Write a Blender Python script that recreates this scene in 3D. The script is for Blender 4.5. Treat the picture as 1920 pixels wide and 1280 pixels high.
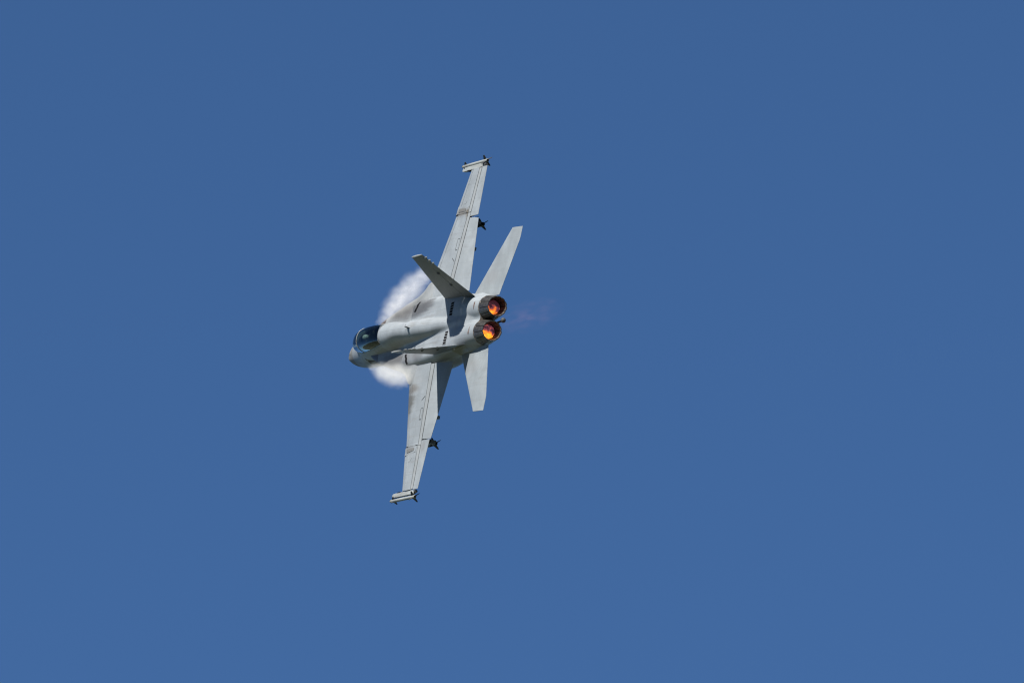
import bpy, bmesh, math, random
import numpy as np
from mathutils import Vector, Matrix
random.seed(7)
for o in list(bpy.data.objects): bpy.data.objects.remove(o)
sc = bpy.context.scene
COL = sc.collection
rad = math.radians

# ------------------------------------------------------------------ camera
ELEV = rad(22.0)            # the lens looks up at the jet
DIST = 450.0                # metres to the jet
LENS, SENSOR = 425.65, 36.0
FPX = LENS / SENSOR * 1920
cam_d = bpy.data.cameras.new('camera'); cam_d.lens = LENS; cam_d.sensor_width = SENSOR
cam_d.clip_start = 1.0; cam_d.clip_end = 60000
cam = bpy.data.objects.new('camera', cam_d); COL.objects.link(cam)
cam.location = (0, 0, 1.7); cam.rotation_euler = (math.pi / 2 + ELEV, 0, 0)
sc.camera = cam
RIGHT = Vector((1, 0, 0)); UP = Vector((0, -math.sin(ELEV), math.cos(ELEV))); FWD = Vector((0, math.cos(ELEV), math.sin(ELEV)))

# attitude of the jet (x nose, y left wing, z up) seen from the lens: rows right, down, away
ATT = np.array([[-0.33599876, -0.20799419, -0.91860941],
                [0.08085168, 0.96534206, -0.24814856],
                [0.93838576, -0.15764872, -0.30753706]])
W = np.array([RIGHT, -UP, FWD]).T @ ATT
POS = Vector(cam.location) + FWD * DIST + RIGHT * ((832.2 - 960) / FPX * DIST) - UP * ((618.6 - 640) / FPX * DIST)
JET = Matrix([list(W[0]) + [POS.x], list(W[1]) + [POS.y], list(W[2]) + [POS.z], [0, 0, 0, 1]])

# ------------------------------------------------------------------ daylight
SUN_BODY = np.array([-0.75, -2.46, 2.40])
s_w = Vector(W @ SUN_BODY).normalized()
SUN_EL = math.asin(s_w.z); SUN_AZ = math.atan2(s_w.x, s_w.y)
world = bpy.data.worlds.new('World'); sc.world = world; world.use_nodes = True
wn = world.node_tree.nodes; wl = world.node_tree.links
sky = wn.new('ShaderNodeTexSky'); sky.sky_type = 'NISHITA'; sky.sun_disc = False
sky.sun_elevation = SUN_EL; sky.sun_rotation = SUN_AZ
sky.altitude = 0; sky.air_density = 0.4; sky.dust_density = 0.0; sky.ozone_density = 8.5
tint = wn.new('ShaderNodeMix'); tint.data_type = 'RGBA'; tint.blend_type = 'MULTIPLY'; tint.inputs[0].default_value = 1; tint.inputs[7].default_value = (.915, 1.05, 1.005, 1)
wl.new(sky.outputs[0], tint.inputs[6]); wl.new(tint.outputs[2], wn['Background'].inputs[0]); wn['Background'].inputs[1].default_value = 0.05
sun_d = bpy.data.lights.new('sun', 'SUN'); sun_d.energy = 5.0; sun_d.angle = rad(0.53); sun_d.color = (1.0, 0.985, 0.965)
sun = bpy.data.objects.new('sun', sun_d); COL.objects.link(sun)
sun.location = (0, 0, 300); sun.rotation_euler = s_w.to_track_quat('Z', 'Y').to_euler()
sc.view_settings.view_transform = 'Standard'; sc.view_settings.look = 'None'
sc.view_settings.gamma = 1; sc.view_settings.exposure = 1.55; sc.view_settings.use_curve_mapping = False
sc.render.engine = 'CYCLES'
cy = sc.cycles
cy.max_bounces = 12; cy.volume_bounces = 8; cy.transparent_max_bounces = 16; cy.volume_step_rate = 0.5; cy.volume_max_steps = 256
cy.sample_clamp_indirect = 6; cy.filter_width = 1.2

# ------------------------------------------------------------------ materials
class NT:
    def __init__(s, name):
        s.m = bpy.data.materials.new(name); s.m.use_nodes = True
        s.t = s.m.node_tree; s.b = s.t.nodes['Principled BSDF']; s.out = s.t.nodes['Material Output']
    def n(s, typ, **kw):
        o = s.t.nodes.new(typ)
        for k, v in kw.items(): setattr(o, k, v)
        return o
    def l(s, a, b): s.t.links.new(a, b)
    def math(s, op, a, b=None, c=None, clamp=False):
        o = s.n('ShaderNodeMath', operation=op, use_clamp=clamp)
        for i, v in enumerate((a, b, c)):
            if v is None: continue
            if isinstance(v, (int, float)): o.inputs[i].default_value = v
            else: s.l(v, o.inputs[i])
        return o.outputs[0]
    def vec(s, op, a, b=None):
        o = s.n('ShaderNodeVectorMath', operation=op)
        for i, v in enumerate((a, b)):
            if v is None: continue
            if isinstance(v, (tuple, list)): o.inputs[i].default_value = v
            else: s.l(v, o.inputs[i])
        return o.outputs['Value'] if op in ('LENGTH', 'DOT_PRODUCT') else o.outputs[0]
    def mix(s, f, a, b):
        o = s.n('ShaderNodeMix', data_type='RGBA')
        for i, v in ((0, f), (6, a), (7, b)):
            if isinstance(v, (int, float)): o.inputs[i].default_value = v
            elif isinstance(v, (tuple, list)): o.inputs[i].default_value = tuple(v) + (1,) if len(v) == 3 else v
            else: s.l(v, o.inputs[i])
        return o.outputs[2]
    def noise(s, vec, scale, detail=4, rough=.55):
        o = s.n('ShaderNodeTexNoise'); o.inputs['Scale'].default_value = scale
        o.inputs['Detail'].default_value = detail; o.inputs['Roughness'].default_value = rough
        s.l(vec, o.inputs['Vector']); return o.outputs[0]
    def ramp(s, f, lo, hi):
        o = s.n('ShaderNodeMapRange', interpolation_type='SMOOTHSTEP'); s.l(f, o.inputs[0])
        o.inputs[1].default_value = lo; o.inputs[2].default_value = hi; return o.outputs[0]

DIRT = (0.08, 0.068, 0.054)
def paint(name, col, stains_and_shade=(), rough=.5, seams=.45, dirt=.5):
    """weathered low-visibility grey: mottling, streaks along the airflow, faint seams, shaped blotches, some of them painted shade"""
    k = NT(name); tc = k.n('ShaderNodeTexCoord').outputs['Object']
    mott = k.noise(tc, 1.1, 5, .6); fine = k.noise(tc, 9, 5, .65)
    st = k.vec('MULTIPLY', tc, (.55, 7.0, 7.0)); streak = k.noise(st, 1.0, 5, .6)
    c = k.mix(k.ramp(mott, .3, .72), tuple(v * .74 for v in col), tuple(v * 1.04 for v in col))
    c = k.mix(k.math('MULTIPLY', k.ramp(fine, .42, .75), .40), c, tuple(v * .72 for v in col))
    c = k.mix(k.math('MULTIPLY', k.ramp(streak, .48, .76), dirt), c, DIRT)
    if seams:
        br = k.n('ShaderNodeTexBrick'); br.offset = .37; br.inputs['Scale'].default_value = 1.0
        br.inputs['Mortar Size'].default_value = .009; br.inputs['Mortar Smooth'].default_value = .3
        br.inputs['Brick Width'].default_value = 1.15; br.inputs['Row Height'].default_value = .62
        k.l(tc, br.inputs['Vector']); br.inputs['Color1'].default_value = (0, 0, 0, 1); br.inputs['Color2'].default_value = (1, 1, 1, 1); br.inputs['Mortar'].default_value = (.5, .5, .5, 1)
        c = k.mix(k.math('MULTIPLY', br.outputs['Color'], .5), c, tuple(v * .80 for v in col))
        c = k.mix(k.math('MULTIPLY', br.outputs['Fac'], seams), c, tuple(v * .35 for v in col))
    for (ctr, r, colr, amt) in stains_and_shade:
        d = k.vec('LENGTH', k.vec('MULTIPLY', k.vec('SUBTRACT', tc, ctr), tuple(1 / v for v in r)))
        wob = k.math('MULTIPLY_ADD', k.math('SUBTRACT', streak, .5), 1.0, d)
        f = k.math('MULTIPLY', k.math('SUBTRACT', 1.0, k.ramp(wob, .35, 1.05)), amt)
        c = k.mix(f, c, colr)
    k.l(c, k.b.inputs['Base Color'])
    k.l(k.math('MULTIPLY_ADD', fine, .25, rough - .12), k.b.inputs['Roughness'])
    bp = k.n('ShaderNodeBump'); bp.inputs['Strength'].default_value = .12; bp.inputs['Distance'].default_value = .02
    k.l(mott, bp.inputs['Height']); k.l(bp.outputs[0], k.b.inputs['Normal'])
    return k.m
def plain(name, col, rough=.5, metal=0, var=.25, scale=14):
    k = NT(name); tc = k.n('ShaderNodeTexCoord').outputs['Object']
    c = k.mix(k.ramp(k.noise(tc, scale, 4), .3, .7), tuple(v * (1 - var) for v in col), tuple(v * (1 + var) for v in col))
    k.l(c, k.b.inputs['Base Color']); k.b.inputs['Roughness'].default_value = rough; k.b.inputs['Metallic'].default_value = metal
    return k.m

GREY = (0.150, 0.163, 0.168)
BROWN = (0.10, 0.085, 0.07)
def both(lst): return [s for s in lst] + [((c[0], -c[1], c[2]), r, cc, a) for (c, r, cc, a) in lst]
M_BODY = paint('fuselage_paint', (0.157, 0.171, 0.177), both([  # starboard patch beside the strake is darker than the port one
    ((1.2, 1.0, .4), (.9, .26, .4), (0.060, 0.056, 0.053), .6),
    ((-2.9, .25, .45), (1.2, .5, .4), (0.140, 0.140, 0.140), .3), ((-1.4, 1.25, -.5), (3.0, .55, .75), (0.022, 0.016, 0.014), .93), ((9.6, .5, -.35), (2.6, .55, .75), (0.022, 0.020, 0.018), .92), ((5.6, .72, -.25), (3.6, .33, .65), (0.050, 0.050, 0.049), .8)]) + [((2.35, -.93, .4), (2.3, .46, .5), (0.030, 0.030, 0.030), .92), ((3.0, .95, .4), (1.9, .36, .5), (0.07, 0.067, .065), .6)])  # nose, fuselage sides and nacelles darkened: shade painted into the colour
M_RADOME = paint('radome_paint_shaded', (0.085, 0.086, 0.082), both([((9.9, .45, -.45), (1.6, .4, .4), (0.024, 0.021, 0.018), .8)]), seams=.2, rough=.75)  # darker radome grey, with the shade of the nose painted in
M_LEX = paint('strake_paint', (0.147, 0.155, 0.155), both([((4.2, .95, .35), (1.9, .42, .4), (0.050, 0.045, 0.040), .75), ((2.3, 1.0, .35), (1.3, .42, .4), (0.06, 0.058, 0.056), .6)]))
M_WING = paint('wing_paint', GREY, [
    ((1.85, 2.75, .1), (1.05, .62, .4), (0.042, 0.038, 0.028), .85), ((1.55, 2.2, .1), (1.0, .28, .4), (0.059, 0.049, 0.036), .7),
    ((1.55, 3.4, .1), (.4, .5, .4), (0.070, 0.063, 0.052), .35), ((.0, 3.3, .1), (.25, .35, .4), (0.070, 0.070, 0.070), .4),
    ((.45, -4.55, .1), (.9, .20, .4), (0.066, 0.056, 0.041), .7), ((-.3, -4.45, .1), (.35, .26, .4), (0.077, 0.059, 0.035), .65),
    ((.6, 4.6, .1), (.7, .2, .4), (0.063, 0.057, 0.050), .5), ((-.75, 4.6, .1), (.3, .2, .3), (0.070, 0.064, 0.056), .4)], dirt=.32, seams=.26)
M_OUTER = M_WING
M_FLAP = paint('flap_paint', (0.157, 0.170, 0.174), [((-.8, 4.55, .1), (.35, .3, .4), (0.084, 0.077, 0.070), .4)], dirt=.2, seams=.2)
M_STRIP = paint('shroud_paint', (0.162, 0.17, 0.168), dirt=.3, seams=.1)
M_TAIL = paint('tail_paint_shaded', (0.066, 0.070, 0.067), both([((-2.6, 1.3, 1.3), (1.2, .8, .6), (0.105, 0.105, 0.105), .35)]), dirt=.3)  # same grey as the airframe, darkened: tail shade put into the colour
M_STAB = paint('tailplane_paint', (0.150, 0.164, 0.168), both([((-4.0, 1.7, -.1), (1.0, .4, .4), (0.119, 0.119, 0.119), .4)]), dirt=.25, seams=.14)
M_PALE = paint('pale_paint', (0.178, 0.187, 0.178), seams=0, dirt=.7)
M_UNDER = paint('pylon_paint_shaded', (0.035, 0.036, 0.035), seams=0)  # pylons and underwing missiles: shade under the wing put into the colour
M_DARK = plain('dark_gap', (0.006, 0.006, 0.007), .9); M_DARK.node_tree.nodes['Principled BSDF'].inputs['Specular IOR Level'].default_value = .05
M_BLACK = plain('black_rubber', (0.012, 0.012, 0.012), .75)
M_LEXTIP = plain('strake_tip_coat', (0.032, 0.021, 0.014), .5)
M_COCK = plain('cockpit_black', (0.012, 0.013, 0.013), .7)
M_STEEL = plain('titanium_petal', (0.045, 0.042, 0.037), .42, .6, .35, 9)
M_STEELIN = plain('scorched_liner', (0.04, 0.032, 0.025), .5, .3, .5, 7)
M_BURNT = plain('burnt_metal', (0.12, 0.10, 0.085), .5, .5, .4)
M_SUIT = plain('flight_suit_green', (0.06, 0.075, 0.045), .8)
M_HELM = plain('helmet_shell', (0.7, 0.7, 0.68), .2)
M_SKIN = plain('skin', (0.45, 0.28, 0.2), .5)
M_VISOR = plain('visor', (0.01, 0.01, 0.012), .08)
M_MISSILE = paint('missile_paint', (0.157, 0.165, 0.154), seams=0, dirt=.7)
M_SEEKER = plain('seeker_glass', (0.03, 0.03, 0.028), .15)
M_OLIVE = plain('seeker_ring', (0.13, 0.115, 0.06), .5)

def glass():
    k = NT('tinted_canopy')
    k.t.nodes.remove(k.b)
    tr = k.n('ShaderNodeBsdfTransparent'); tr.inputs[0].default_value = (.22, .28, .26, 1)
    gl = k.n('ShaderNodeBsdfGlossy'); gl.inputs['Roughness'].default_value = .03
    gl.inputs[0].default_value = (.9, .95, 1, 1)
    fr = k.n('ShaderNodeFresnel'); fr.inputs[0].default_value = 1.2
    mx = k.n('ShaderNodeMixShader'); k.l(fr.outputs[0], mx.inputs[0]); k.l(tr.outputs[0], mx.inputs[1]); k.l(gl.outputs[0], mx.inputs[2])
    k.l(mx.outputs[0], k.out.inputs[0]); return k.m
M_GLASS = glass()

def flame_mat(name, seed, strength, thr):
    k = NT(name); tc = k.n('ShaderNodeTexCoord').outputs['Object']
    v = k.vec('ADD', tc, (seed, seed * .7, 0))
    n = k.math('MULTIPLY_ADD', k.noise(v, 5.5, 3, .5), 1.0, seed * -.022 + .115)
    # burning side is lower in the chamber
    sep = k.n('ShaderNodeSeparateXYZ'); k.l(tc, sep.inputs[0])
    n = k.math('ADD', n, k.math('MULTIPLY', k.math('ADD', sep.outputs[1], k.math('MULTIPLY', sep.outputs[2], .45)), thr))
    cr = k.n('ShaderNodeValToRGB'); k.l(n, cr.inputs[0]); e = cr.color_ramp.elements
    e[0].position = .30; e[0].color = (.03, .008, .014, 1); e[1].position = .78; e[1].color = (1.0, .52, .06, 1)
    for p, c in ((.42, (.11, .028, .045, 1)), (.50, (.42, .075, .03, 1)), (.60, (.85, .20, .02, 1)), (.70, (1, .33, .02, 1))):
        q = e.new(p); q.color = c
    k.b.inputs['Base Color'].default_value = (.02, .01, .01, 1)
    k.l(cr.outputs[0], k.b.inputs['Emission Color']); k.b.inputs['Emission Strength'].default_value = strength
    return k.m

# ------------------------------------------------------------------ object helpers
def link(name, verts, faces, mat, parent=None, smooth=True, angle=40):
    me = bpy.data.meshes.new(name)
    me.from_pydata([tuple(map(float, v)) for v in verts], [], [tuple(map(int, f)) for f in faces]); me.validate()
    bm = bmesh.new(); bm.from_mesh(me); bmesh.ops.remove_doubles(bm, verts=bm.verts, dist=1e-5)
    bmesh.ops.recalc_face_normals(bm, faces=bm.faces)
    if smooth:
        ca = math.cos(rad(angle))
        for f in bm.faces: f.smooth = True
        for e in bm.edges:
            if len(e.link_faces) == 2 and e.link_faces[0].normal.dot(e.link_faces[1].normal) < ca: e.smooth = False
    bm.to_mesh(me); bm.free()
    me.materials.append(mat)
    o = bpy.data.objects.new(name, me); COL.objects.link(o)
    if parent is not None: o.parent = parent
    return o
def thing(name, label, cat, group=None, mat=None, local=Matrix.Identity(4)):
    o = bpy.data.objects.new(name, None); COL.objects.link(o); o.empty_display_size = .3
    o.matrix_world = JET @ local; o['label'] = label; o['category'] = cat
    if group: o['group'] = group
    return o
def grid_faces(n, m, wrap=False, off=0):
    fs = []
    for i in range(n - 1):
        for j in range(m if wrap else m - 1):
            a = off + i * m + j; b = off + i * m + (j + 1) % m
            fs.append((a, b, b + m, a + m))
    return fs
def mir(vs): return [(v[0], -v[1], v[2]) for v in vs]
class Mesh:
    def __init__(s): s.v = []; s.f = []
    def add(s, v, f):
        o = len(s.v); s.v += [tuple(p) for p in v]; s.f += [tuple(i + o for i in q) for q in f]; return s
    def box(s, c, size, R=None):
        vs = []
        for x in (-.5, .5):
            for y in (-.5, .5):
                for z in (-.5, .5):
                    p = Vector((x * size[0], y * size[1], z * size[2]))
                    if R is not None: p = R @ p
                    vs.append(Vector(c) + p)
        return s.add(vs, [(0, 1, 3, 2), (4, 6, 7, 5), (0, 4, 5, 1), (2, 3, 7, 6), (0, 2, 6, 4), (1, 5, 7, 3)])
    def tube(s, pts, r, n=10):
        pts = [Vector(p) for p in pts]; rs = r if isinstance(r, (list, tuple)) else [r] * len(pts); vs = []
        for i, p in enumerate(pts):
            d = (pts[min(i + 1, len(pts) - 1)] - pts[max(i - 1, 0)]).normalized()
            u = d.cross(Vector((0, 0, 1)));
            if u.length < .05: u = d.cross(Vector((0, 1, 0)))
            u.normalize(); w = d.cross(u)
            for k in range(n):
                a = 2 * math.pi * k / n; vs.append(p + (u * math.cos(a) + w * math.sin(a)) * rs[i])
        f = grid_faces(len(pts), n, True); f += [tuple(range(n)), tuple((len(pts) - 1) * n + k for k in range(n))]
        return s.add(vs, f)
    def prism(s, poly, dvec):
        """polygon (list of 3-vectors) extruded by dvec"""
        n = len(poly); a = [Vector(p) for p in poly]; b = [p + Vector(dvec) for p in a]
        return s.add(a + b, [tuple(range(n)), tuple(range(2 * n - 1, n - 1, -1))] + [(i, (i + 1) % n, n + (i + 1) % n, n + i) for i in range(n)])
    def put(s, name, mat, parent, smooth=True, mirror=False, angle=40):
        return link(name, mir(s.v) if mirror else s.v, s.f, mat, parent, smooth, angle)

def interp(xs, tab):
    """smooth (Catmull-Rom / monotone-ish) interpolation; tab rows sorted by falling x"""
    tab = np.array(sorted(tab)); X = tab[:, 0]; out = []
    for c in range(1, tab.shape[1]):
        Y = tab[:, c]; m = np.gradient(Y, X)
        d = np.diff(Y) / np.diff(X)
        for i in range(len(d)):
            if d[i] == 0: m[i] = m[i + 1] = 0
        for i in range(1, len(d)):
            if d[i - 1] * d[i] <= 0: m[i] = 0
            else: m[i] = np.sign(m[i]) * min(abs(m[i]), 3 * min(abs(d[i - 1]), abs(d[i])))
        q = np.clip(xs, X[0], X[-1]); i = np.clip(np.searchsorted(X, q) - 1, 0, len(X) - 2)
        h = X[i + 1] - X[i]; t = (q - X[i]) / h
        out.append((2*t**3-3*t**2+1)*Y[i] + (t**3-2*t**2+t)*h*m[i] + (-2*t**3+3*t**2)*Y[i+1] + (t**3-t**2)*h*m[i+1])
    return out

# ------------------------------------------------------------------ ground (far below, outside the frame)
def build_ground():
    k = NT('grassland'); tc = k.n('ShaderNodeTexCoord').outputs['Object']
    c = k.mix(k.ramp(k.noise(tc, .01, 6), .35, .65), (.030, .042, .016), (.055, .058, .026))
    c = k.mix(k.math('MULTIPLY', k.noise(tc, .3, 6), .5), c, (.03, .04, .016))
    k.l(c, k.b.inputs['Base Color']); k.b.inputs['Roughness'].default_value = .95
    n = 64; R = 30000.0; vs = [(0, 0, 0)] + [(R * math.cos(2*math.pi*i/n), R * math.sin(2*math.pi*i/n), 0) for i in range(n)]
    o = link('ground', vs, [(0, i + 1, (i + 1) % n + 1) for i in range(n)], k.m); o['kind'] = 'structure'
build_ground()

# ------------------------------------------------------------------ the jet
jet = thing('fighter_jet', 'grey twin-tailed fighter jet banking steeply away with both afterburners lit', 'fighter jet')

def smin(a, b, k):
    h = np.clip(.5 + .5 * (b - a) / k, 0, 1); return b * (1 - h) + a * h - k * h * (1 - h)
#        x     w    top   bot   zc
FWD_T = [(12.12, .02, .02, .02, -.47), (11.95, .09, .09, .09, -.455), (11.5, .22, .22, .22, -.43), (10.8, .39, .39, .39, -.38), (10.0, .53, .53, .52, -.33),
         (9.0, .63, .64, .64, -.26), (8.2, .68, .72, .70, -.2), (7.3, .70, .82, .74, -.2), (6.0, .70, .95, .74, -.2),
         (4.7, .68, .95, .72, -.2), (3.5, .66, .85, .65, -.2), (2.0, .62, .72, .55, -.2), (-2.0, .5, .62, .5, -.2), (-3.4, .4, .5, .42, -.15), (-4.1, .22, .25, .25, -.12), (-4.7, .1, .1, .1, -.1)]
#        x     w    top  zc
SPN_T = [(12.2, .02, .01, -.47), (9.5, .05, .03, -.3), (8.2, .10, .05, .1), (7.3, .2, .1, .25), (6.0, .3, .2, .3), (5.05, .38, .28, .42), (4.7, .48, .50, .45), (4.5, .53, .615, .45), (4.0, .52, .61, .45), (3.0, .41, .55, .45), (2.0, .39, .47, .42), (1.0, .37, .40, .40),
         (0, .33, .32, .38), (-1.0, .26, .25, .36), (-2.0, .18, .16, .34), (-2.8, .10, .06, .34), (-4.2, .05, .02, .2)]
#        x    cy   cz   hw   hh   corner radius
NAC_T = [(4.0, .88, -.28, .42, .46, .20), (3.4, .87, -.27, .46, .54, .22), (2.0, .80, -.24, .52, .62, .26), (.5, .74, -.24, .58, .66, .32), (-1.0, .68, -.20, .62, .62, .42),
         (-2.2, .60, -.13, .58, .57, .48), (-3.2, .51, -.09, .53, .53, .52), (-3.9, .475, -.08, .515, .515, .51), (-4.35, .467, -.08, .50, .50, .495), (-4.7, .465, -.08, .472, .472, .47)]
def body_sdf(X, Y, Z):
    Y = np.abs(Y); x1 = X[:, 0]
    w, t, b, zc = [a[:, None] for a in interp(x1, FWD_T)]
    hz = np.where(Z > zc, t, b); q = np.sqrt((Y / w) ** 2 + ((Z - zc) / hz) ** 2 + 1e-12)
    d = (q - 1) * np.minimum(w, hz)
    w, t, zc = [a[:, None] for a in interp(x1, SPN_T)]
    hz = np.where(Z > zc, t, .35); q = np.sqrt((Y / w) ** 2 + ((Z - zc) / hz) ** 2 + 1e-12)
    spine = (q - 1) * np.minimum(w, hz)
    cyy, cz, hw, hh, cr = [a[:, None] for a in interp(x1, NAC_T)]
    qx = np.abs(Y - cyy) - (hw - cr); qz = np.abs(Z - cz) - (hh - cr)
    nac = np.sqrt(np.maximum(qx, 0) ** 2 + np.maximum(qz, 0) ** 2) + np.minimum(np.maximum(qx, qz), 0) - cr
    nac = np.where((X > 3.6), nac + (X - 3.6) * 1.2, nac)
    d = smin(d, nac, .14)
    # flat deck shoulder between fuselage side, strake and wing root
    qx = Y - 1.02; qz = np.abs(Z - .16) - .10
    deck = np.sqrt(np.maximum(qx, 0) ** 2 + np.maximum(qz, 0) ** 2) + np.minimum(np.maximum(qx, qz), 0) - .12
    deck = deck + np.maximum(X - 3.0, 0) * .22 + np.maximum(-2.6 - X, 0) * .5
    d = smin(d, deck, .12)
    # boom beside each nozzle that carries the tailplane
    qx = np.abs(Y - .93) - .10; qz = np.abs(Z + .14) - .06; qa = np.maximum(-4.9 - X, X + .8)
    boom = np.sqrt(np.maximum(qx, 0) ** 2 + np.maximum(qz, 0) ** 2) + np.minimum(np.maximum(qx, qz), 0) - .13
    boom = boom + np.maximum(X + 1.6, 0) * .25 + np.maximum(-3.5 - X, 0) * .20
    d = smin(d, boom, .12)
    d = smin(d, spine, .10)
    cav = np.maximum(np.maximum(np.abs(X - 6.42) - 1.42, Y - .36), -.32 - Z)
    return np.maximum(d, -cav)

def build_fuselage():
    xs = np.concatenate([[12.115, 12.08, 12.0, 11.9], np.linspace(11.75, 8.3, 26), np.linspace(8.2, -3.0, 190), np.linspace(-3.05, -4.66, 34)])
    n = 200; th = np.linspace(0, 2 * math.pi, n, endpoint=False)
    zc = interp(xs, [(12.12, -.47), (11, -.4), (10, -.35), (8.3, -.4), (8.0, -.5), (4.8, -.5), (4.2, -.1), (2, -.05), (-4.7, -.08)])[0]
    X = np.repeat(xs[:, None], n, 1)
    dy, dz = np.sin(th)[None, :], np.cos(th)[None, :]
    r = np.zeros((len(xs), n)); alive = np.ones_like(r, bool); hit = np.zeros_like(r)
    for rr in np.arange(.01, 2.2, .015):
        d = body_sdf(X, dy * rr, zc[:, None] + dz * rr)
        new = alive & (d > 0); hit[new] = rr; alive &= ~new
    lo, hi = np.maximum(hit - .015, 1e-4), hit.copy()
    for _ in range(16):
        mid = (lo + hi) / 2; d = body_sdf(X, dy * mid, zc[:, None] + dz * mid)
        hi = np.where(d > 0, mid, hi); lo = np.where(d > 0, lo, mid)
    V = np.stack([X, dy * hi, zc[:, None] + dz * hi], -1).reshape(-1, 3)
    c = int(np.argmin(np.abs(xs - 9.75)))                       # joint between radome and fuselage
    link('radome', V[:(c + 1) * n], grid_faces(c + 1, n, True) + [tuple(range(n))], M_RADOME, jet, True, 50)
    V = V[c * n:]; m_ = len(xs) - c
    f = grid_faces(m_, n, True); f += [tuple((m_ - 1) * n + k for k in range(n))]
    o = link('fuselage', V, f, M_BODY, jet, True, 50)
    o.data.materials.append(M_COCK); o.data.materials.append(M_BURNT)
    for p in o.data.polygons:
        c = p.center
        if abs(c.x - 6.42) < 1.40 and abs(c.y) < .355 and c.z > -.36: p.material_index = 1
        if c.x < -4.655: p.material_index = 2
    return o
fus = build_fuselage()

# ---- lifting surfaces
def naca(f, tc):
    f = np.clip(f, 0, 1); return 5 * tc * (.2969 * np.sqrt(f) - .126 * f - .3516 * f**2 + .2843 * f**3 - .1036 * f**4)
def patch(le, te, s0, s1, x0, x1, normal, tc, name, mat, mirror=False, parent=None, hinge=None, defl=0, ns=8, nc=12, gap=.0, tip=None):
    """piece of an aerofoil: le/te(s) -> point; x0/x1(s) -> chord fraction limits; hinge fraction + deflection (rad, + = edge down)"""
    up, lo = [], []
    N = Vector(normal).normalized()
    for s in np.linspace(s0, s1, ns):
        L, T = Vector(le(s)), Vector(te(s)); C = T - L; c = C.length
        f0, f1 = x0(s) + gap / c, x1(s) - gap / c
        tt = (1 - np.cos(np.linspace(0, math.pi / (2 if f0 < .01 else 1), nc))) if f0 < .01 else np.linspace(0, 1, nc)
        ru, rl = [], []
        for q in tt:
            f = f0 + (f1 - f0) * float(q); h = float(naca(f, tc)) * c + .004
            pu, pl = L + C * f + N * h, L + C * f - N * h * .75
            if hinge is not None and defl:
                hf = hinge(s); H = L + C * hf; ax = (Vector(le(s1)) + (Vector(te(s1)) - Vector(le(s1))) * hinge(s1)) - (Vector(le(s0)) + (Vector(te(s0)) - Vector(le(s0))) * hinge(s0))
                Rm = Matrix.Rotation(-defl, 3, ax.normalized())
                pu, pl = H + Rm @ (pu - H), H + Rm @ (pl - H)
            ru.append(pu); rl.append(pl)
        up.append(ru); lo.append(rl)
    vs = [p for r in up for p in r] + [p for r in lo for p in r]; K = ns * nc
    f = grid_faces(ns, nc) + grid_faces(ns, nc, off=K)
    for i in range(ns - 1):
        f.append((i * nc, (i + 1) * nc, K + (i + 1) * nc, K + i * nc))
        f.append((i * nc + nc - 1, (i + 1) * nc + nc - 1, K + (i + 1) * nc + nc - 1, K + i * nc + nc - 1))
    for j in range(nc - 1):
        f.append((j, j + 1, K + j + 1, K + j)); b = (ns - 1) * nc
        f.append((b + j, b + j + 1, K + b + j + 1, K + b + j))
    return link(name, mir(vs) if mirror else vs, f, mat, parent or jet, True, 30)

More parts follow.
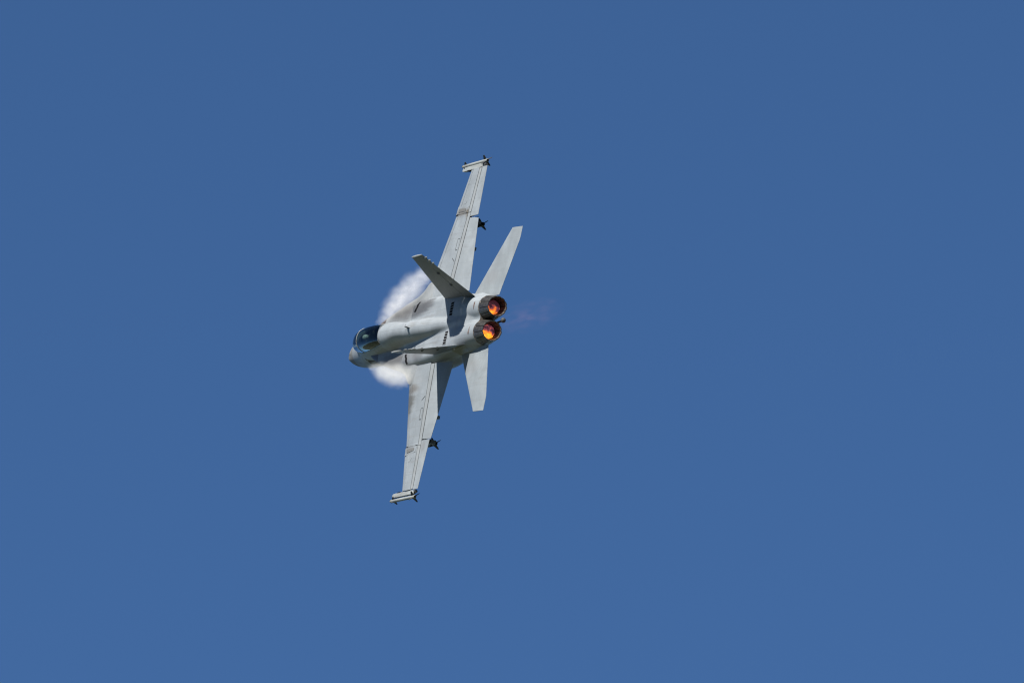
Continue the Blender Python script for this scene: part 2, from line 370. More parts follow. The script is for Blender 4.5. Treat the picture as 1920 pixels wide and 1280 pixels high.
def lin(pts):
    P = sorted(pts); xs = [p[0] for p in P]; ys = [p[1] for p in P]
    return lambda y: float(np.interp(y, xs, ys))
zw = lin([(1.0, .15), (1.4, .14), (4.3, .075), (6.25, .095)])
xLEi = lambda y: 1.27 + (4.5 - y) * .485
xLEo = lambda y: .57 + (6.12 - y) * .47
xTEi = lambda y: -1.98 + (y - 1.37) * .246
xTEo = lambda y: -1.42 + (y - 4.28) * .06
xHG = lin([(1.0, -.42), (4.25, -.53), (6.2, -.75)])
xSP = lin([(1.0, -.02), (4.25, -.22), (6.2, -.50)])
def wing_side(m):
    S = -1 if m else 1
    lei, tei = (lambda y: (xLEi(y), y, zw(y))), (lambda y: (xTEi(y), y, zw(y)))
    leo, teo = (lambda y: (xLEo(y), y, zw(y))), (lambda y: (xTEo(y), y, zw(y)))
    def fr(xf, a, b): return lambda y: (a(y) - xf(y)) / (a(y) - b(y))
    hi, ho = fr(xHG, xLEi, xTEi), fr(xHG, xLEo, xTEo); si, so = fr(xSP, xLEi, xTEi), fr(xSP, xLEo, xTEo)
    sl = lambda y: .20; Z = lambda y: 0.0; one = lambda y: 1.0
    up = (0, 0, 1); tc = .043
    YF, FF = 4.46, 4.25
    patch(lei, tei, .95, YF, sl, si, up, tc, 'wing_panel', M_WING, m, ns=10, gap=.016)
    patch(leo, teo, YF + .012, 6.19, sl, so, up, tc, 'outer_wing_panel', M_OUTER, m, ns=8, gap=.016)
    patch(lei, tei, 1.75, YF + .03, Z, sl, up, tc, 'leading_edge_flap', M_WING, m, hinge=sl, defl=-rad(6), ns=8, gap=.003)
    patch(leo, teo, YF + .045, 6.18, Z, sl, up, tc, 'leading_edge_flap', M_OUTER, m, hinge=sl, defl=-rad(4), ns=8, gap=.003)
    patch(lei, tei, 1.36, YF, si, hi, up, tc * .97, 'flap_shroud', M_STRIP, m, ns=8, nc=6, gap=.028)
    patch(leo, teo, YF + .02, 6.17, so, ho, up, tc * .97, 'aileron_shroud', M_STRIP, m, ns=8, nc=6, gap=.024)
    patch(lei, tei, 1.36, FF, hi, one, up, tc, 'flap', M_FLAP, m, hinge=hi, defl=rad(6), ns=8, gap=.028)
    patch(leo, teo, FF + .055, 6.20, ho, one, up, tc, 'aileron', M_FLAP, m, hinge=ho, defl=rad(-1), ns=8, gap=.028)
    patch(lei, tei, 1.40, YF - .03, lambda y: si(y) - .02, lambda y: hi(y) + .02, up, tc * .72, 'hinge_spar', M_DARK, m, ns=8, nc=6)
    patch(leo, teo, YF + .03, 6.15, lambda y: so(y) - .02, lambda y: ho(y) + .02, up, tc * .72, 'hinge_spar', M_DARK, m, ns=8, nc=6)
for m in (False, True): wing_side(m)

def wing_z(x, y):
    le, te = (xLEi(y), xTEi(y)) if y < 4.46 else (xLEo(y), xTEo(y)); c = le - te
    return zw(y) + float(naca((le - x) / c, .043)) * c + .004
def plate(poly, name, mat, m, lift=.004, thick=.012, zf=wing_z, parent=None):
    """thin panel lying on the skin; poly in (x, y)"""
    q = Mesh(); n = len(poly)
    top = [(x, y, zf(x, y) + lift) for x, y in poly]; bot = [(x, y, zf(x, y) + lift - thick) for x, y in poly]
    q.add(top + bot, [tuple(range(n)), tuple(range(2 * n - 1, n - 1, -1))] + [(i, (i + 1) % n, n + (i + 1) % n, n + i) for i in range(n)])
    return q.put(name, mat, parent or jet, False, m)
for m in (False, True):
    # fold joint across the chord and its fairing, access panels on the skin
    plate([(1.12, 4.445), (1.10, 4.475), (-.2, 4.475), (-.2, 4.445)], 'wing_fold_seam', M_DARK, m, .006)
    f = plate([(1.05, 4.50), (1.0, 4.80), (-.16, 4.72), (-.16, 4.50)], 'wing_fold_fairing', M_WING, m, .012, .03)
    plate([(.80, 4.56), (.78, 4.70), (.05, 4.65), (.05, 4.55)], 'fairing_inset', paint('worn_fairing_inset', (0.091, 0.089, 0.081), seams=0), m, .018, .02, parent=f)
    plate([(.12, 3.05), (.12, 3.45), (-.06, 3.43), (-.06, 3.05)], 'access_panel', M_FLAP, m, .007)
    plate([(.16, 3.03), (.16, 3.04), (-.08, 3.04), (-.08, 3.03)], 'panel_seam', M_BLACK, m, .006)
    plate([(.16, 3.47), (.16, 3.482), (-.08, 3.482), (-.08, 3.47)], 'panel_seam', M_BLACK, m, .006)
    plate([(.155, 3.05), (.155, 3.46), (.135, 3.46), (.135, 3.05)], 'panel_seam', M_BLACK, m, .006)
    plate([(.55, 4.95), (.45, 4.85), (.2, 4.84), (.12, 4.94), (.2, 5.06), (.42, 5.07)], 'access_panel', M_FLAP, m, .006)
    plate([(.25, 2.72), (.25, 2.75), (-.05, 2.6), (-.05, 2.57)], 'fuel_stain_seam', M_BLACK, m, .006)

def ribbon(pts, width, name, mat, m, lift, zf):
    '''strip of short boxes hugging the skin: centre line in (x, y), width along x'''
    P = []
    for a, b in zip(pts[:-1], pts[1:]): P += [(a[0] + (b[0] - a[0]) * t, a[1] + (b[1] - a[1]) * t) for t in (0, .34, .67)]
    P.append(pts[-1]); vs = []; K = 5
    for x, y in P:
        for j in range(K):
            xx = x + width * (j / (K - 1) - .5); vs.append((xx, y, zf(xx, y) + lift))
    lo = [(x, y, z - .05) for x, y, z in vs]; n = len(P); o = len(vs); f = grid_faces(n, K) + grid_faces(n, K, off=o)
    for i in range(n - 1):
        for j in (0, K - 1): f.append((i*K+j, (i+1)*K+j, o+(i+1)*K+j, o+i*K+j))
    for j in range(K - 1):
        for i in (0, n - 1): f.append((i*K+j, i*K+j+1, o+i*K+j+1, o+i*K+j))
    return link(name, mir(vs + lo) if m else vs + lo, f, mat, jet, False)

# strakes (leading edge extensions)
EDGE = [(6.95, .50, .40), (6.6, .66, .39), (6.2, .79, .37), (5.76, .91, .345), (5.2, 1.05, .32), (4.6, 1.17, .30), (4.0, 1.29, .285), (3.4, 1.40, .27), (2.9, 1.52, .255), (2.6, 1.68, .22), (2.35, 1.88, .20), (2.0, 1.98, .195), (1.7, 1.98, .19), (1.2, 1.9, .11), (.2, 1.7, .04)]
def strake(x_hi, x_lo, name, mat, m, k=1.0):
    xs = np.linspace(x_hi, x_lo, 40 if x_hi - x_lo > 2 else 8)
    ye, ze = interp(xs, [(e[0], e[1], e[2]) for e in EDGE])
    vs = []; nj = 10
    for i, x in enumerate(xs):
        y0 = .35; z0 = ze[i] + .02 + .05 * max(0, min(1, (6.9 - x) / 2))
        for top in (1, 0):
            for j in range(nj):
                t = j / (nj - 1); y = y0 + (ye[i] * k - y0) * t
                z = z0 + (ze[i] - z0) * t ** 2
                th = .055 * math.sqrt(max(0, 1 - t ** 2.2)) + .004
                vs.append((x, y, z + (th if top else -th)))
    row = 2 * nj; f = []
    for i in range(len(xs) - 1):
        for j in range(nj - 1):
            a = i * row + j; f.append((a, a + 1, a + 1 + row, a + row)); a += nj; f.append((a, a + 1, a + 1 + row, a + row))
        a = i * row; f.append((a, a + row, a + row + nj, a + nj)); a += nj - 1; f.append((a, a + row, a + row + nj, a + nj))
    for i in (0, len(xs) - 1):
        a = i * row
        for j in range(nj - 1): f.append((a + j, a + j + 1, a + nj + j + 1, a + nj + j))
    return link(name, mir(vs) if m else vs, f, mat, jet, True, 40)
def strake_z(x, y):
    ye, ze = interp(np.array([x]), [(e[0], e[1], e[2]) for e in EDGE]); ye, ze = ye[0], ze[0]
    z0 = ze + .02 + .05 * max(0, min(1, (6.9 - x) / 2)); t = min(1, max(0, (y - .35) / (ye - .35)))
    return z0 + (ze - z0) * t ** 2 + .055 * math.sqrt(max(0, 1 - t ** 2.2)) + .004
def deck_z(x, y):
    """height of the upper skin of the body at (x, y)"""
    zs = np.arange(1.3, -.2, -.004); d = body_sdf(np.full((len(zs), 1), x), np.full((len(zs), 1), y), zs[:, None])[:, 0]
    i = np.argmax(d < 0); return float(zs[i])
def skin_z(x, y): return max(deck_z(x, y), strake_z(x, y) if x > .3 else -9)
for m in (False, True):
    strake(5.86, .2, 'strake', M_LEX, m)
    strake(6.95, 5.865, 'strake_tip', M_LEXTIP, m)
    # dark spill slot on the strake, drawn in three skewed pieces
    ribbon([(2.66, .82), (2.62, .92), (2.50, 1.0), (2.50, 1.10), (2.44, 1.2)], .20, 'spill_slot', M_DARK, m, .014, skin_z)
    # five louvres in a row on the deck
    for i in range(5):
        yy = .30 + i * .105
        lv = plate([(-1.58, yy), (-1.62, yy + .085), (-1.93, yy + .085), (-1.89, yy)], 'louvre', M_DARK, m, .006, .02, deck_z)
        plate([(-1.56, yy + .088), (-1.56, yy + .103), (-1.93, yy + .103), (-1.93, yy + .088)], 'louvre_lip', M_PALE if not m else M_BODY, m, .016, .03, deck_z, parent=lv)  # port lips paler: their sunlit look is put into the colour

# tails with rudders
TLE, TTE = ((-.55, 1.05, .36), (-2.94, 1.81, 2.73)), ((-3.62, .95, .33), (-4.03, 1.82, 2.72))
def lerp(P): return lambda s: Vector(P[0]).lerp(Vector(P[1]), s)
for m in (False, True):
    nrm = Vector((0, .94, -.33))
    le, te = lerp(TLE), lerp(TTE)
    fin = patch(le, te, -.09, 1, lambda s: 0.0, lambda s: .70 if s < 2 else 1, nrm, .04, 'tail_fin', M_TAIL, m, ns=12, nc=14)
    patch(le, te, -.06, .70, lambda s: .705, lambda s: 1.0, nrm, .04, 'rudder', M_TAIL, m, hinge=lambda s: .705, defl=0, ns=8, nc=8, gap=.012)
    patch(le, te, .705, 1, lambda s: .70, lambda s: 1.0, nrm, .04, 'fin_trailing_panel', M_TAIL, m, ns=4, nc=6)
    # pale cap along the tip, antenna bumps on the trailing edge, hinge fittings
    q = Mesh(); t0, t1 = Vector(TLE[1]), Vector(TTE[1])
    q.tube([t0 + (t1 - t0) * t + Vector((0, .008, .022)) for t in np.linspace(.0, 1, 9)], [.012, .03, .036, .038, .037, .034, .03, .022, .01], 8)
    q.put('fin_cap', M_PALE, jet, True, m)
    for s in (.93, .86, .79):
        p = te(s); q = Mesh(); q.tube([p + Vector((.22, 0, 0)), p + Vector((.12, .0, .015)), p + Vector((-.07, .0, .02)), p + Vector((-.16, 0, .01))], [.015, .042, .04, .01], 8)
        q.put('antenna_bump', M_TAIL, jet, True, m)
    for s in (.30, .58):
        p = le(s) + (te(s) - le(s)) * .70
        q = Mesh(); q.tube([p + Vector((.14, 0, .02)), p, p + Vector((-.14, 0, -.01))], [.02, .075, .03], 8); q.put('hinge_fitting', M_BLACK, jet, True, m)

# tailplanes
sLE = lin([(.9, -2.25), (1.23, -2.62), (3.49, -5.12)]); sTE = lin([(.9, -5.15), (1.1, -5.22), (3.0, -6.05), (3.5, -6.02)])
zs_ = lambda y: -.10 - .02 * (y - 1.2)
for m in (False, True):
    le = lambda y: (sLE(y), y, zs_(y) + .03); te = lambda y: (sTE(y) if y < 3.0 else -6.05 + (y - 3.0) * .06, y, zs_(y) - .05)
    vs = patch(le, te, .95, 3.5, lambda s: 0.0, lambda s: 1.0, (0, 0, 1), .035, 'tailplane', M_STAB, m, ns=24, nc=16)

# intakes under the strakes
for m in (False, True):
    q = Mesh(); o_, i_ = [], []
    for r_, x in ((1.0, 3.95), (.90, 3.96)):
        for k in range(24):
            a = 2 * math.pi * k / 24; cx = math.copysign(abs(math.cos(a)) ** .5, math.cos(a)); sz = math.copysign(abs(math.sin(a)) ** .5, math.sin(a))
            yy, zz = .90 + .40 * r_ * cx, -.30 + .46 * r_ * sz
            o_.append((x + zz * .25 + .0, yy, zz)); i_.append((x - .9, .88 + .38 * r_ * cx, -.29 + .44 * r_ * sz))
    vs = o_ + i_; f = []
    for k in range(24):
        j = (k + 1) % 24; f += [(k, j, 24 + j, 24 + k), (48 + k, 48 + j, 72 + j, 72 + k), (k, j, 48 + j, 48 + k), (24 + k, 24 + j, 72 + j, 72 + k)]
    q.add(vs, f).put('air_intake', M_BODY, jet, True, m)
    q = Mesh(); q.prism([(3.55 + p[2] * .25, .90 + (p[1] - .90) * .97, -.30 + (p[2] + .30) * .97) for p in o_[24:]], (-.05, 0, 0)); q.put('intake_duct', M_DARK, jet, False, m)

# ---- engines: nozzle > petals, liner petals, flame
NY, NZ = .465, -.08
def nozzle(m, seed):
    S = -1 if m else 1
    prof = [(-4.45, .474), (-4.62, .470), (-4.70, .462), (-4.72, .44)]
    vs = []; n = 48
    for x, r in prof:
        for k in range(n): a = 2*math.pi*k/n; vs.append((x, S*NY + r*math.cos(a), NZ + r*math.sin(a)))
    ring = link('nozzle', vs, grid_faces(len(prof), n, True), M_BURNT, jet, True, 30)
    # chamber wall and dark end
    q = Mesh(); prof = [(-4.70, .44), (-4.8, .36), (-4.9, .30), (-5.0, .275)]; vs = []
    for x, r in prof:
        for k in range(n): a = 2*math.pi*k/n; vs.append((x, S*NY + r*math.cos(a), NZ + r*math.sin(a)))
    q.add(vs, grid_faces(len(prof), n, True)); q.put('chamber_wall', M_DARK, ring)
    N = 12
    def petal_mesh(rows, half, thick, bulge):
        V = []; F = []; K = 5
        for lay in (0, 1):
            for x, r, w in rows:
                for j in range(K):
                    t = j / (K - 1) * 2 - 1; a = t * half * w
                    rr = r - thick * lay + bulge * (1 - t * t); V.append((x, rr * math.sin(a), rr * math.cos(a)))
        nr = len(rows); f = grid_faces(nr, K) + grid_faces(nr, K, off=nr * K); o = nr * K
        for i in range(nr - 1):
            for j in (0, K - 1): f.append((i*K+j, (i+1)*K+j, o+(i+1)*K+j, o+i*K+j))
        for j in range(K - 1):
            for i in (0, nr - 1): f.append((i*K+j, i*K+j+1, o+i*K+j+1, o+i*K+j))
        return V, f
    half = math.pi / N
    outer = petal_mesh([(-4.66, .462, .93), (-4.75, .458, .92), (-4.95, .44, .90), (-5.18, .408, .88), (-5.36, .378, .87), (-5.44, .372, .86)], half, .016, .006)
    seal = petal_mesh([(-4.66, .446, .5), (-4.95, .424, .5), (-5.30, .372, .5)], half, .012, .0)
    inner = petal_mesh([(-4.98, .285, .86), (-5.2, .318, .86), (-5.42, .353, .86)], half, .012, .006)
    base = {}
    for nm, dat, mt, off in (('petal', outer, M_STEEL, 0), ('petal_seal', seal, M_DARK, .5), ('liner_petal', inner, M_STEELIN, 0)):
        for k in range(N):
            a = 2 * math.pi * (k + off) / N
            if nm not in base:
                o = link(nm, dat[0], dat[1], mt, ring, True, 35); base[nm] = o
            else:
                o = base[nm].copy(); COL.objects.link(o); o.parent = ring
            o.location = (0, S * NY, NZ); o.rotation_euler = (a, 0, 0)
    # backing cone so that no daylight shows between liner petals
    q = Mesh(); vs = []
    prof = [(-4.97, .30), (-5.2, .335), (-5.40, .362)]
    for x, r in prof:
        for k in range(n): a = 2*math.pi*k/n; vs.append((x, S*NY + r*math.cos(a), NZ + r*math.sin(a)))
    q.add(vs, grid_faces(3, n, True)); q.put('liner_backing', M_DARK, ring)
    # burning gas: lumpy dome in the throat
    V = []; nr, na = 12, 40
    rng = np.random.RandomState(seed); ph = rng.rand(6) * 6.28
    for i in range(nr):
        r = .262 * (i / (nr - 1)) if i else .0005
        for k in range(na):
            a = 2*math.pi*k/na; u, w = r*math.cos(a), r*math.sin(a)
            h = .10 * math.sqrt(max(0, 1 - (r/.27)**2)) + .018*math.sin(26*u+ph[0])*math.cos(21*w+ph[1]) + .012*math.sin(45*u+30*w+ph[2])
            V.append((-4.93 - max(h, -.02), u, w))
    fl = link('flame', V, grid_faces(nr, na, True) + [tuple(range(na))], flame_mat('afterburner_fire', seed * 1.7, .60 if not m else .45, .85 if m else .7), ring, True, 60)
    fl.location = (0, S * NY, NZ)
    return ring
nozzle(False, 3); nozzle(True, 5)
for m in (False, True):       # small dark slit on each rear fairing
    q = Mesh(); pts = []
    for a, x in ((68, -4.20), (78, -4.28), (92, -4.30), (108, -4.24), (92, -4.20), (78, -4.16)):
        r = .508; pts.append((x, NY + r*math.cos(rad(a)) + .0, NZ + r*math.sin(rad(a)) + .008))
    q.prism(pts, (0, 0, -.03)).put('fairing_slit', plain('slit_brown', (.07, .045, .035)), jet, False, m)

# arresting hook between the nozzles
q = Mesh(); q.tube([(-2.9, 0, -.62), (-4.2, 0, -.50), (-5.25, 0, -.41), (-5.42, 0, -.40)], [.05, .045, .035, .035], 10); hook = q.put('tail_hook', M_BLACK, jet)
q = Mesh(); q.tube([(-5.40, 0, -.43), (-5.46, 0, -.41), (-5.54, 0, -.38), (-5.62, 0, -.36), (-5.66, 0, -.35)], [.03, .075, .10, .085, .03], 12); q.put('hook_shoe', M_BLACK, hook)

plate([(10.58, .08), (10.58, .14), (10.42, .14), (10.42, .08)], 'nose_vent', M_DARK, False, .01, .03, deck_z)
# blade antenna with its bent cast shadow laid on the spine as dark strips
q = Mesh(); q.prism([(1.75, -.006, deck_z(1.75, 0) - .02), (1.50, -.006, deck_z(1.5, 0) - .02), (1.46, -.006, deck_z(1.5, 0) + .20), (1.56, -.006, deck_z(1.5, 0) + .20)], (0, .012, 0)); q.put('blade_antenna', M_BLACK, jet, False)
plate([(2.02, -.17), (2.06, -.15), (1.82, .06), (1.78, .04)], 'antenna_shadow', M_DARK, False, .008, .02, deck_z)
plate([(1.82, .05), (1.78, .30), (1.72, .30), (1.76, .04)], 'antenna_shadow', M_DARK, False, .008, .02, deck_z)

# ---- canopy
#         x     sill w  sill z  top z
CAN = [(8.78, .04, .46, .47), (8.6, .15, .47, .57), (8.3, .26, .49, .72), (8.0, .34, .52, .85), (7.6, .41, .56, .985), (7.2, .445, .60, 1.065), (6.85, .46, .63, 1.105), (6.3, .465, .69, 1.14), (5.7, .45, .75, 1.145), (5.2, .425, .79, 1.125), (4.5, .375, .84, 1.06)]
def canopy_section(x, n=25, grow=0):
    w, zs, zt = [float(a[0]) for a in interp(np.array([x]), CAN)]
    out = []
    for k in range(n):
        a = math.pi * k / (n - 1); c, s = math.cos(a), math.sin(a)
        out.append((x, (w + grow) * (1.06 if 0 else 1) * math.copysign(abs(c) ** .85, c), zs + (zt - zs + grow) * s ** .9))
    return out
def canopy(x0, x1, name, n=18):
    xs = np.linspace(x0, x1, n); n2 = 25; vs = [p for x in xs for p in canopy_section(x)]
    return link(name, vs, grid_faces(n, n2), M_GLASS, jet, True, 80)
windscreen = canopy(8.76, 6.86, 'windscreen'); hood = canopy(6.84, 4.52, 'canopy_hood', 24)
q = Mesh(); q.tube(canopy_section(6.85, 25, .004), .011, 8); q.put('bow_frame', M_PALE, hood)
q = Mesh(); q.tube(canopy_section(4.51, 25, .0), .009, 8); q.put('rear_frame', M_BODY, hood)
for s in (1, -1):
    q = Mesh(); pts = []
    for x in np.linspace(8.76, 4.5, 40):
        w, zs, zt = [float(a[0]) for a in interp(np.array([x]), CAN)]; pts.append((x, s * (w + .012), zs - .01))
    q.tube(pts, .028, 8); q.put('sill_frame', M_PALE, hood)
# shelf joining sill to the fuselage skin
for s in (1, -1):
    vs = []; xs = np.linspace(8.76, 3.3, 60)
    for x in xs:
        w, zs, zt = [float(a[0]) for a in interp(np.array([x]), CAN)]
        e = min(1, max(0, (4.55 - x) / 1.2)); w -= .18 * e; zs -= .32 * e
        yo = max(.47, w + .17); zo = deck_z(x, yo) - .03
        for t in np.linspace(0, 1, 8):
            y = w + (yo - w) * t; vs.append((x, s * y, zs - .02 + (zo - zs + .02) * t ** 1.5))
    link('sill_fairing', vs, grid_faces(60, 8), M_BODY, jet, True, 80)

# cockpit furniture
q = Mesh(); q.box((5.94, 0, .36), (.16, .46, .95), Matrix.Rotation(rad(-14), 3, 'Y')); q.box((6.30, 0, .05), (.55, .46, .14)); q.box((5.82, 0, .86), (.15, .26, .20)); q.put('ejection_seat', M_COCK, jet, False)
q = Mesh(); q.tube([(6.78, -.33, .45), (6.8, -.2, .66), (6.8, 0, .72), (6.8, .2, .66), (6.78, .33, .45)], .05, 8); q.tube([(7.0, -.33, .40), (7.4, -.25, .52), (7.4, .25, .52), (7.0, .33, .40)], .08, 8); q.box((6.95, 0, .35), (.12, .66, .5)); q.put('instrument_panel', M_COCK, jet, False)
q = Mesh(); hump = [(x, y, z) for x, y, z in ((6.9, -.38, .55), (6.9, -.30, .74), (6.9, -.12, .84), (6.9, .12, .84), (6.9, .30, .74), (6.9, .38, .55))]; q.prism(hump, (.75, 0, -.08)); q.put('glareshield', M_COCK, jet, False)
q = Mesh(); q.prism([(7.05, -.10, .66), (7.05, .10, .66), (6.88, .10, .90), (6.88, -.10, .90)], (.008, 0, .006)); q.put('head_up_display', M_GLASS, jet, False)

# ---- wingtip rails and pylons
for m in (False, True):
    q = Mesh(); sec = [(.075, .055), (-.075, .055), (-.085, 0), (-.075, -.06), (.075, -.06), (.085, 0)]
    st = [(1.68, .25), (1.54, .8), (1.4, 1), (-.6, 1), (-.78, .85), (-.9, .5)]
    vs = [(x, 6.285 + a * k, .05 + b * k) for x, k in st for a, b in sec]
    q.add(vs, grid_faces(len(st), 6, True) + [tuple(range(6)), tuple(30 + i for i in range(6))]); q.put('launch_rail', M_PALE, jet, False, m)
    q = Mesh(); q.tube([(-.84, 6.27, .05), (-.9, 6.27, .05), (-1.0, 6.27, .05)], [.05, .075, .06], 10); q.put('rail_tail_light', M_BLACK, jet, True, m)
    q = Mesh(); q.box((.86, 6.20, .055), (.30, .03, .11)); q.put('rail_bracket', M_DARK, jet, False, m)
    q = Mesh(); q.prism([(.95, 4.17, .06), (1.05, 4.17, -.20), (.85, 4.17, -.46), (-.25 if m else -.5, 4.17, -.46), (-.2 if m else -.5, 4.17, -.26), (.0, 4.17, .04)], (0, .11 if m else .15, 0)); q.put('pylon', M_UNDER, jet, False, m)
    q = Mesh(); q.prism([(1.3, 3.18, .10), (1.35, 3.18, -.30), (1.0, 3.18, -.52), (-.1, 3.18, -.54), (-.16, 3.18, -.44), (.1, 3.18, .08)], (0, .12, 0)); q.put('pylon', M_UNDER, jet, False, m)

# ------------------------------------------------------------------ missiles (each carried by the jet, each its own thing)
def missile(label, group, x0, y, z, L, r, tailspan, frontspan, mat, cap):
    t = thing('missile', label, 'missile', group, local=Matrix.Translation((x0 - L, y, z)))
    q = Mesh(); q.tube([(0, 0, 0), (.02, 0, 0), (L * .88, 0, 0), (L * .93, 0, 0)], [r * .8, r, r, r * .92], 16); q.put('missile_body', mat, t)
    q = Mesh(); q.tube([(L * .93, 0, 0), (L * .955, 0, 0), (L * .985, 0, 0), (L, 0, 0)], [r * .94, r * .9, r * .7, r * .15], 14); q.put('seeker_head', cap, t)
    q = Mesh(); q.tube([(-.03, 0, 0), (.0, 0, 0)], r * .75, 14); q.put('exhaust_ring', M_DARK, t)
    for k in range(4):
        R = Matrix.Rotation(rad(45 + 90 * k), 3, 'X')
        for nm, xa, xb, sp, mt in (('tail_fin', .03, .34, tailspan, M_BLACK), ('front_fin', L * .80, L * .90, frontspan, M_BLACK)):
            q = Mesh(); pl = [R @ Vector(p) for p in ((xb, -.008, r * .9), (xa + (xb - xa) * .35, -.008, r + sp), (xa, -.008, r + sp), (xa, -.008, r * .9))]
            q.prism(pl, R @ Vector((0, .016, 0))).put(nm, mt, t, False)
    return t
missile('slender pale missile on the tip rail of the wing pointing down', 'missiles on the wingtip rails', 1.88, 6.455, .02, 2.78, .062, .17, .10, M_MISSILE, M_OLIVE)
missile('slender pale missile on the tip rail of the wing pointing up', 'missiles on the wingtip rails', 1.88, -6.455, .02, 2.78, .062, .17, .10, M_MISSILE, M_OLIVE)
missile('dark shaded missile under the lower wing, its fins showing behind the aileron', 'missiles on the underwing pylons', 2.75, 4.22, -.58, 2.9, .08, .165, .12, M_UNDER, M_SEEKER)
missile('dark shaded missile under the upper wing, only its tail fins showing', 'missiles on the underwing pylons', 2.75, -4.22, -.58, 2.9, .08, .165, .12, M_UNDER, M_SEEKER)

# ------------------------------------------------------------------ pilot
def pilot():
    t = thing('person', 'helmeted pilot in the seat under the dark canopy', 'person', local=Matrix.Translation((6.34, 0, .13)))
    V = [(0, 0, .08, .15), (-.08, 0, .30, .16), (-.10, 0, .48, .17), (-.07, 0, .60, .075), (-.05, 0, .70, .09), (-.04, 0, .80, .085)]
    E = [(0, 1), (1, 2), (2, 3), (3, 4), (4, 5)]
    for s in (1, -1):
        b = len(V)
        V += [(-.09, s * .20, .49, .085), (.06, s * .26, .28, .06), (.30, s * .21, .26, .045), (.40, s * .19, .27, .038),
              (.10, s * .10, .08, .11), (.50, s * .13, .16, .085), (.68, s * .13, -.18, .06), (.80, s * .13, -.22, .045)]
        E += [(2, b), (b, b + 1), (b + 1, b + 2), (b + 2, b + 3), (0, b + 4), (b + 4, b + 5), (b + 5, b + 6), (b + 6, b + 7)]
    me = bpy.data.meshes.new('body'); me.from_pydata([v[:3] for v in V], E, []); o = bpy.data.objects.new('body', me); COL.objects.link(o); o.parent = t
    sk = o.modifiers.new('skin', 'SKIN'); o.modifiers.new('sub', 'SUBSURF').levels = 2; o.modifiers['sub'].render_levels = 2
    for i, v in enumerate(V):
        me.skin_vertices[0].data[i].radius = (v[3], v[3] * (.75 if i in (1, 2) else 1)); me.skin_vertices[0].data[i].use_root = i == 0
    me.materials.append(M_SUIT)
    def ball(c, r, name, mat, par, cut=None):
        bm = bmesh.new(); bmesh.ops.create_uvsphere(bm, u_segments=20, v_segments=14, radius=1)
        for v in bm.verts: v.co = Vector((v.co.x * r[0] + c[0], v.co.y * r[1] + c[1], v.co.z * r[2] + c[2]))
        me = bpy.data.meshes.new(name); bm.to_mesh(me); bm.free(); me.materials.append(mat)
        for p in me.polygons: p.use_smooth = True
        o = bpy.data.objects.new(name, me); COL.objects.link(o); o.parent = par; return o
    h = ball((-.045, 0, .79), (.145, .125, .14), 'helmet', M_HELM, t)
    ball((.01, 0, .785), (.105, .108, .075), 'visor', M_VISOR, h)
    ball((.07, 0, .71), (.055, .05, .055), 'oxygen_mask', M_BLACK, h)
pilot()

# ------------------------------------------------------------------ condensation clouds over the strakes
def vapour(label, blobs, dens, seed, axis, S):
    k = NT('vapour_' + str(seed)); k.t.nodes.remove(k.b)
    tc = k.n('ShaderNodeTexCoord').outputs['Object']
    wv = k.n('ShaderNodeTexNoise'); wv.inputs['Scale'].default_value = 2.2; wv.inputs['Detail'].default_value = 4
    k.l(k.vec('ADD', tc, (seed, 0, 0)), wv.inputs['Vector'])
    p = k.vec('ADD', tc, k.vec('MULTIPLY', k.vec('SUBTRACT', wv.outputs[1], (.5, .5, .5)), (.34, .34, .34)))
    tot = None
    for c, r in blobs:
        d = k.vec('LENGTH', k.vec('MULTIPLY', k.vec('SUBTRACT', p, c), tuple(1 / v for v in r)))
        f = k.math('SUBTRACT', 1.0, d, clamp=True); tot = f if tot is None else k.math('MAXIMUM', tot, f)
    nz = k.noise(k.vec('MULTIPLY', k.vec('ADD', tc, (0, seed, 0)), (.7, 2.4, 2.4)), 2.0, 3, .5)
    edge = k.ramp(tot, .0, .9)
    den = k.math('MULTIPLY', edge, k.math('MULTIPLY_ADD', k.ramp(nz, .22, .78), .8, .38)); den = k.math('MULTIPLY', den, dens)
    pv = k.n('ShaderNodeVolumePrincipled'); pv.inputs['Color'].default_value = (.93, .905, .865, 1); pv.inputs['Anisotropy'].default_value = .25
    k.l(den, pv.inputs['Density']); k.l(pv.outputs[0], k.out.inputs['Volume'])
    # hull: swept tube round the blobs
    q = Mesh(); n = 20; vs = []
    for (c, ry, rz) in axis:
        for j in range(n): a = 2*math.pi*j/n; vs.append((c[0], c[1] + ry*math.cos(a), c[2] + rz*math.sin(a)))
    q.add(vs, grid_faces(len(axis), n, True) + [tuple(range(n)), tuple((len(axis)-1)*n + j for j in range(n))])
    o = q.put('vapour_cloud', k.m, None); o.matrix_world = JET
    o['label'] = label; o['category'] = 'vapour cloud'; o['group'] = 'condensation clouds over the wing roots'
    return o
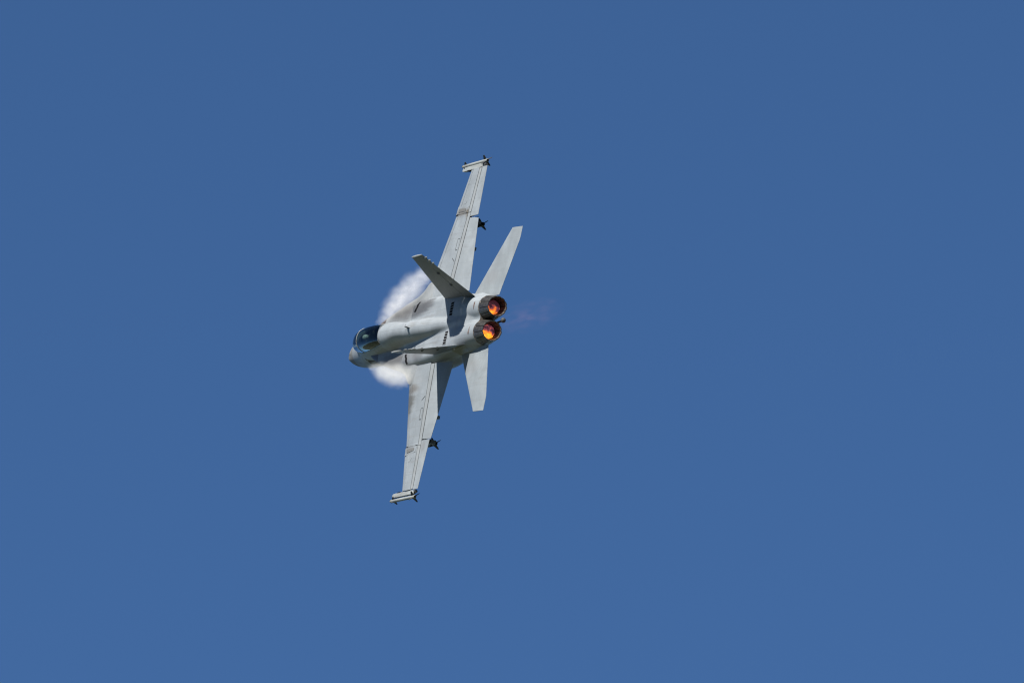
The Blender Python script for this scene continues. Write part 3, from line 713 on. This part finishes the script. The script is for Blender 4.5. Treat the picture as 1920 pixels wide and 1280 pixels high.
def vap_pair(S, dy, dz, g):
    B = [((6.2, .78, .42), (.8, .24, .24)), ((5.4, .96, .48), (.9, .36, .38)), ((4.5, 1.15, .56), (1.0, .50, .54)), ((3.6, 1.38, .62), (1.1, .62, .62)), ((2.8, 1.72, .62), (1.0, .66, .60)), ((2.2, 2.05, .50), (.8, .55, .46))]
    A = [((7.0, .72, .40), .10, .10), ((6.2, .78, .42), .34, .34), ((5.4, .96, .48), .48, .50), ((4.5, 1.15, .56), .62, .66), ((3.6, 1.38, .62), .76, .78), ((2.8, 1.72, .62), .84, .80), ((2.0, 2.05, .52), .7, .64), ((1.5, 2.2, .48), .3, .3)]
    f = lambda c: (c[0], (c[1] + dy * min(1, max(0, (6.5 - c[0]) / 2))) * S, c[2] + dz * min(1, max(0, (6.5 - c[0]) / 2)))
    return [(f(c), tuple(v * g for v in r)) for c, r in B], [(f(c), a * g, b * g) for c, a, b in A]
b, a = vap_pair(-1, .02, .06, 1); vapour('long white vapour cloud behind the raised tail fin, over the upper wing root', b, 1.1, 2.3, a, -1)
B = [((6.25, .96, .35), (.8, .24, .24)), ((5.4, 1.18, .39), (.9, .36, .38)), ((4.6, 1.35, .43), (1.1, .46, .50)), ((3.6, 1.53, .48), (1.1, .56, .58)), ((2.8, 1.66, .49), (1.0, .58, .56)), ((2.1, 1.76, .44), (.8, .50, .46))]
A = [((7.0, .84, .36), .10, .10), ((6.25, .96, .35), .30, .30), ((5.4, 1.18, .39), .44, .46), ((4.6, 1.35, .43), .58, .62), ((3.6, 1.53, .48), .70, .72), ((2.8, 1.66, .49), .74, .72), ((2.0, 1.78, .44), .62, .58), ((1.4, 1.85, .44), .25, .25)]
vapour('rounded white vapour puff below the cockpit, over the lower wing root', B, 1.0, 8.1, A, 1)

# faint glow of hot gas behind the nozzles
def exhaust():
    k = NT('hot_gas'); k.t.nodes.remove(k.b); tc = k.n('ShaderNodeTexCoord').outputs['Object']
    sep = k.n('ShaderNodeSeparateXYZ'); k.l(tc, sep.inputs[0])
    n = k.ramp(k.noise(k.vec('MULTIPLY', tc, (.45, 3, 3)), 1.6, 4), .40, .75)
    d = k.vec('LENGTH', k.vec('MULTIPLY', k.vec('SUBTRACT', tc, (-8.6, .1, -.3)), (1 / 4.0, 1 / .8, 1 / .42)))
    f = k.math('MULTIPLY', k.math('SUBTRACT', 1.0, d, clamp=True), n)
    em = k.n('ShaderNodeEmission'); em.inputs[0].default_value = (1, .42, .34, 1)
    k.l(k.math('MULTIPLY', f, .027), em.inputs[1]); k.l(em.outputs[0], k.out.inputs['Volume'])
    q = Mesh(); q.tube([(-5.7, .1, -.3), (-6.4, .1, -.3), (-8.2, .1, -.3), (-11.0, .1, -.3), (-12.4, .1, -.3)], [.2, .5, .7, .5, .1], 16)
    o = q.put('exhaust_haze', k.m, None); o.matrix_world = JET; o['kind'] = 'stuff'
    o['label'] = 'faint pinkish exhaust haze trailing behind the glowing nozzles'; o['category'] = 'exhaust haze'
exhaust()
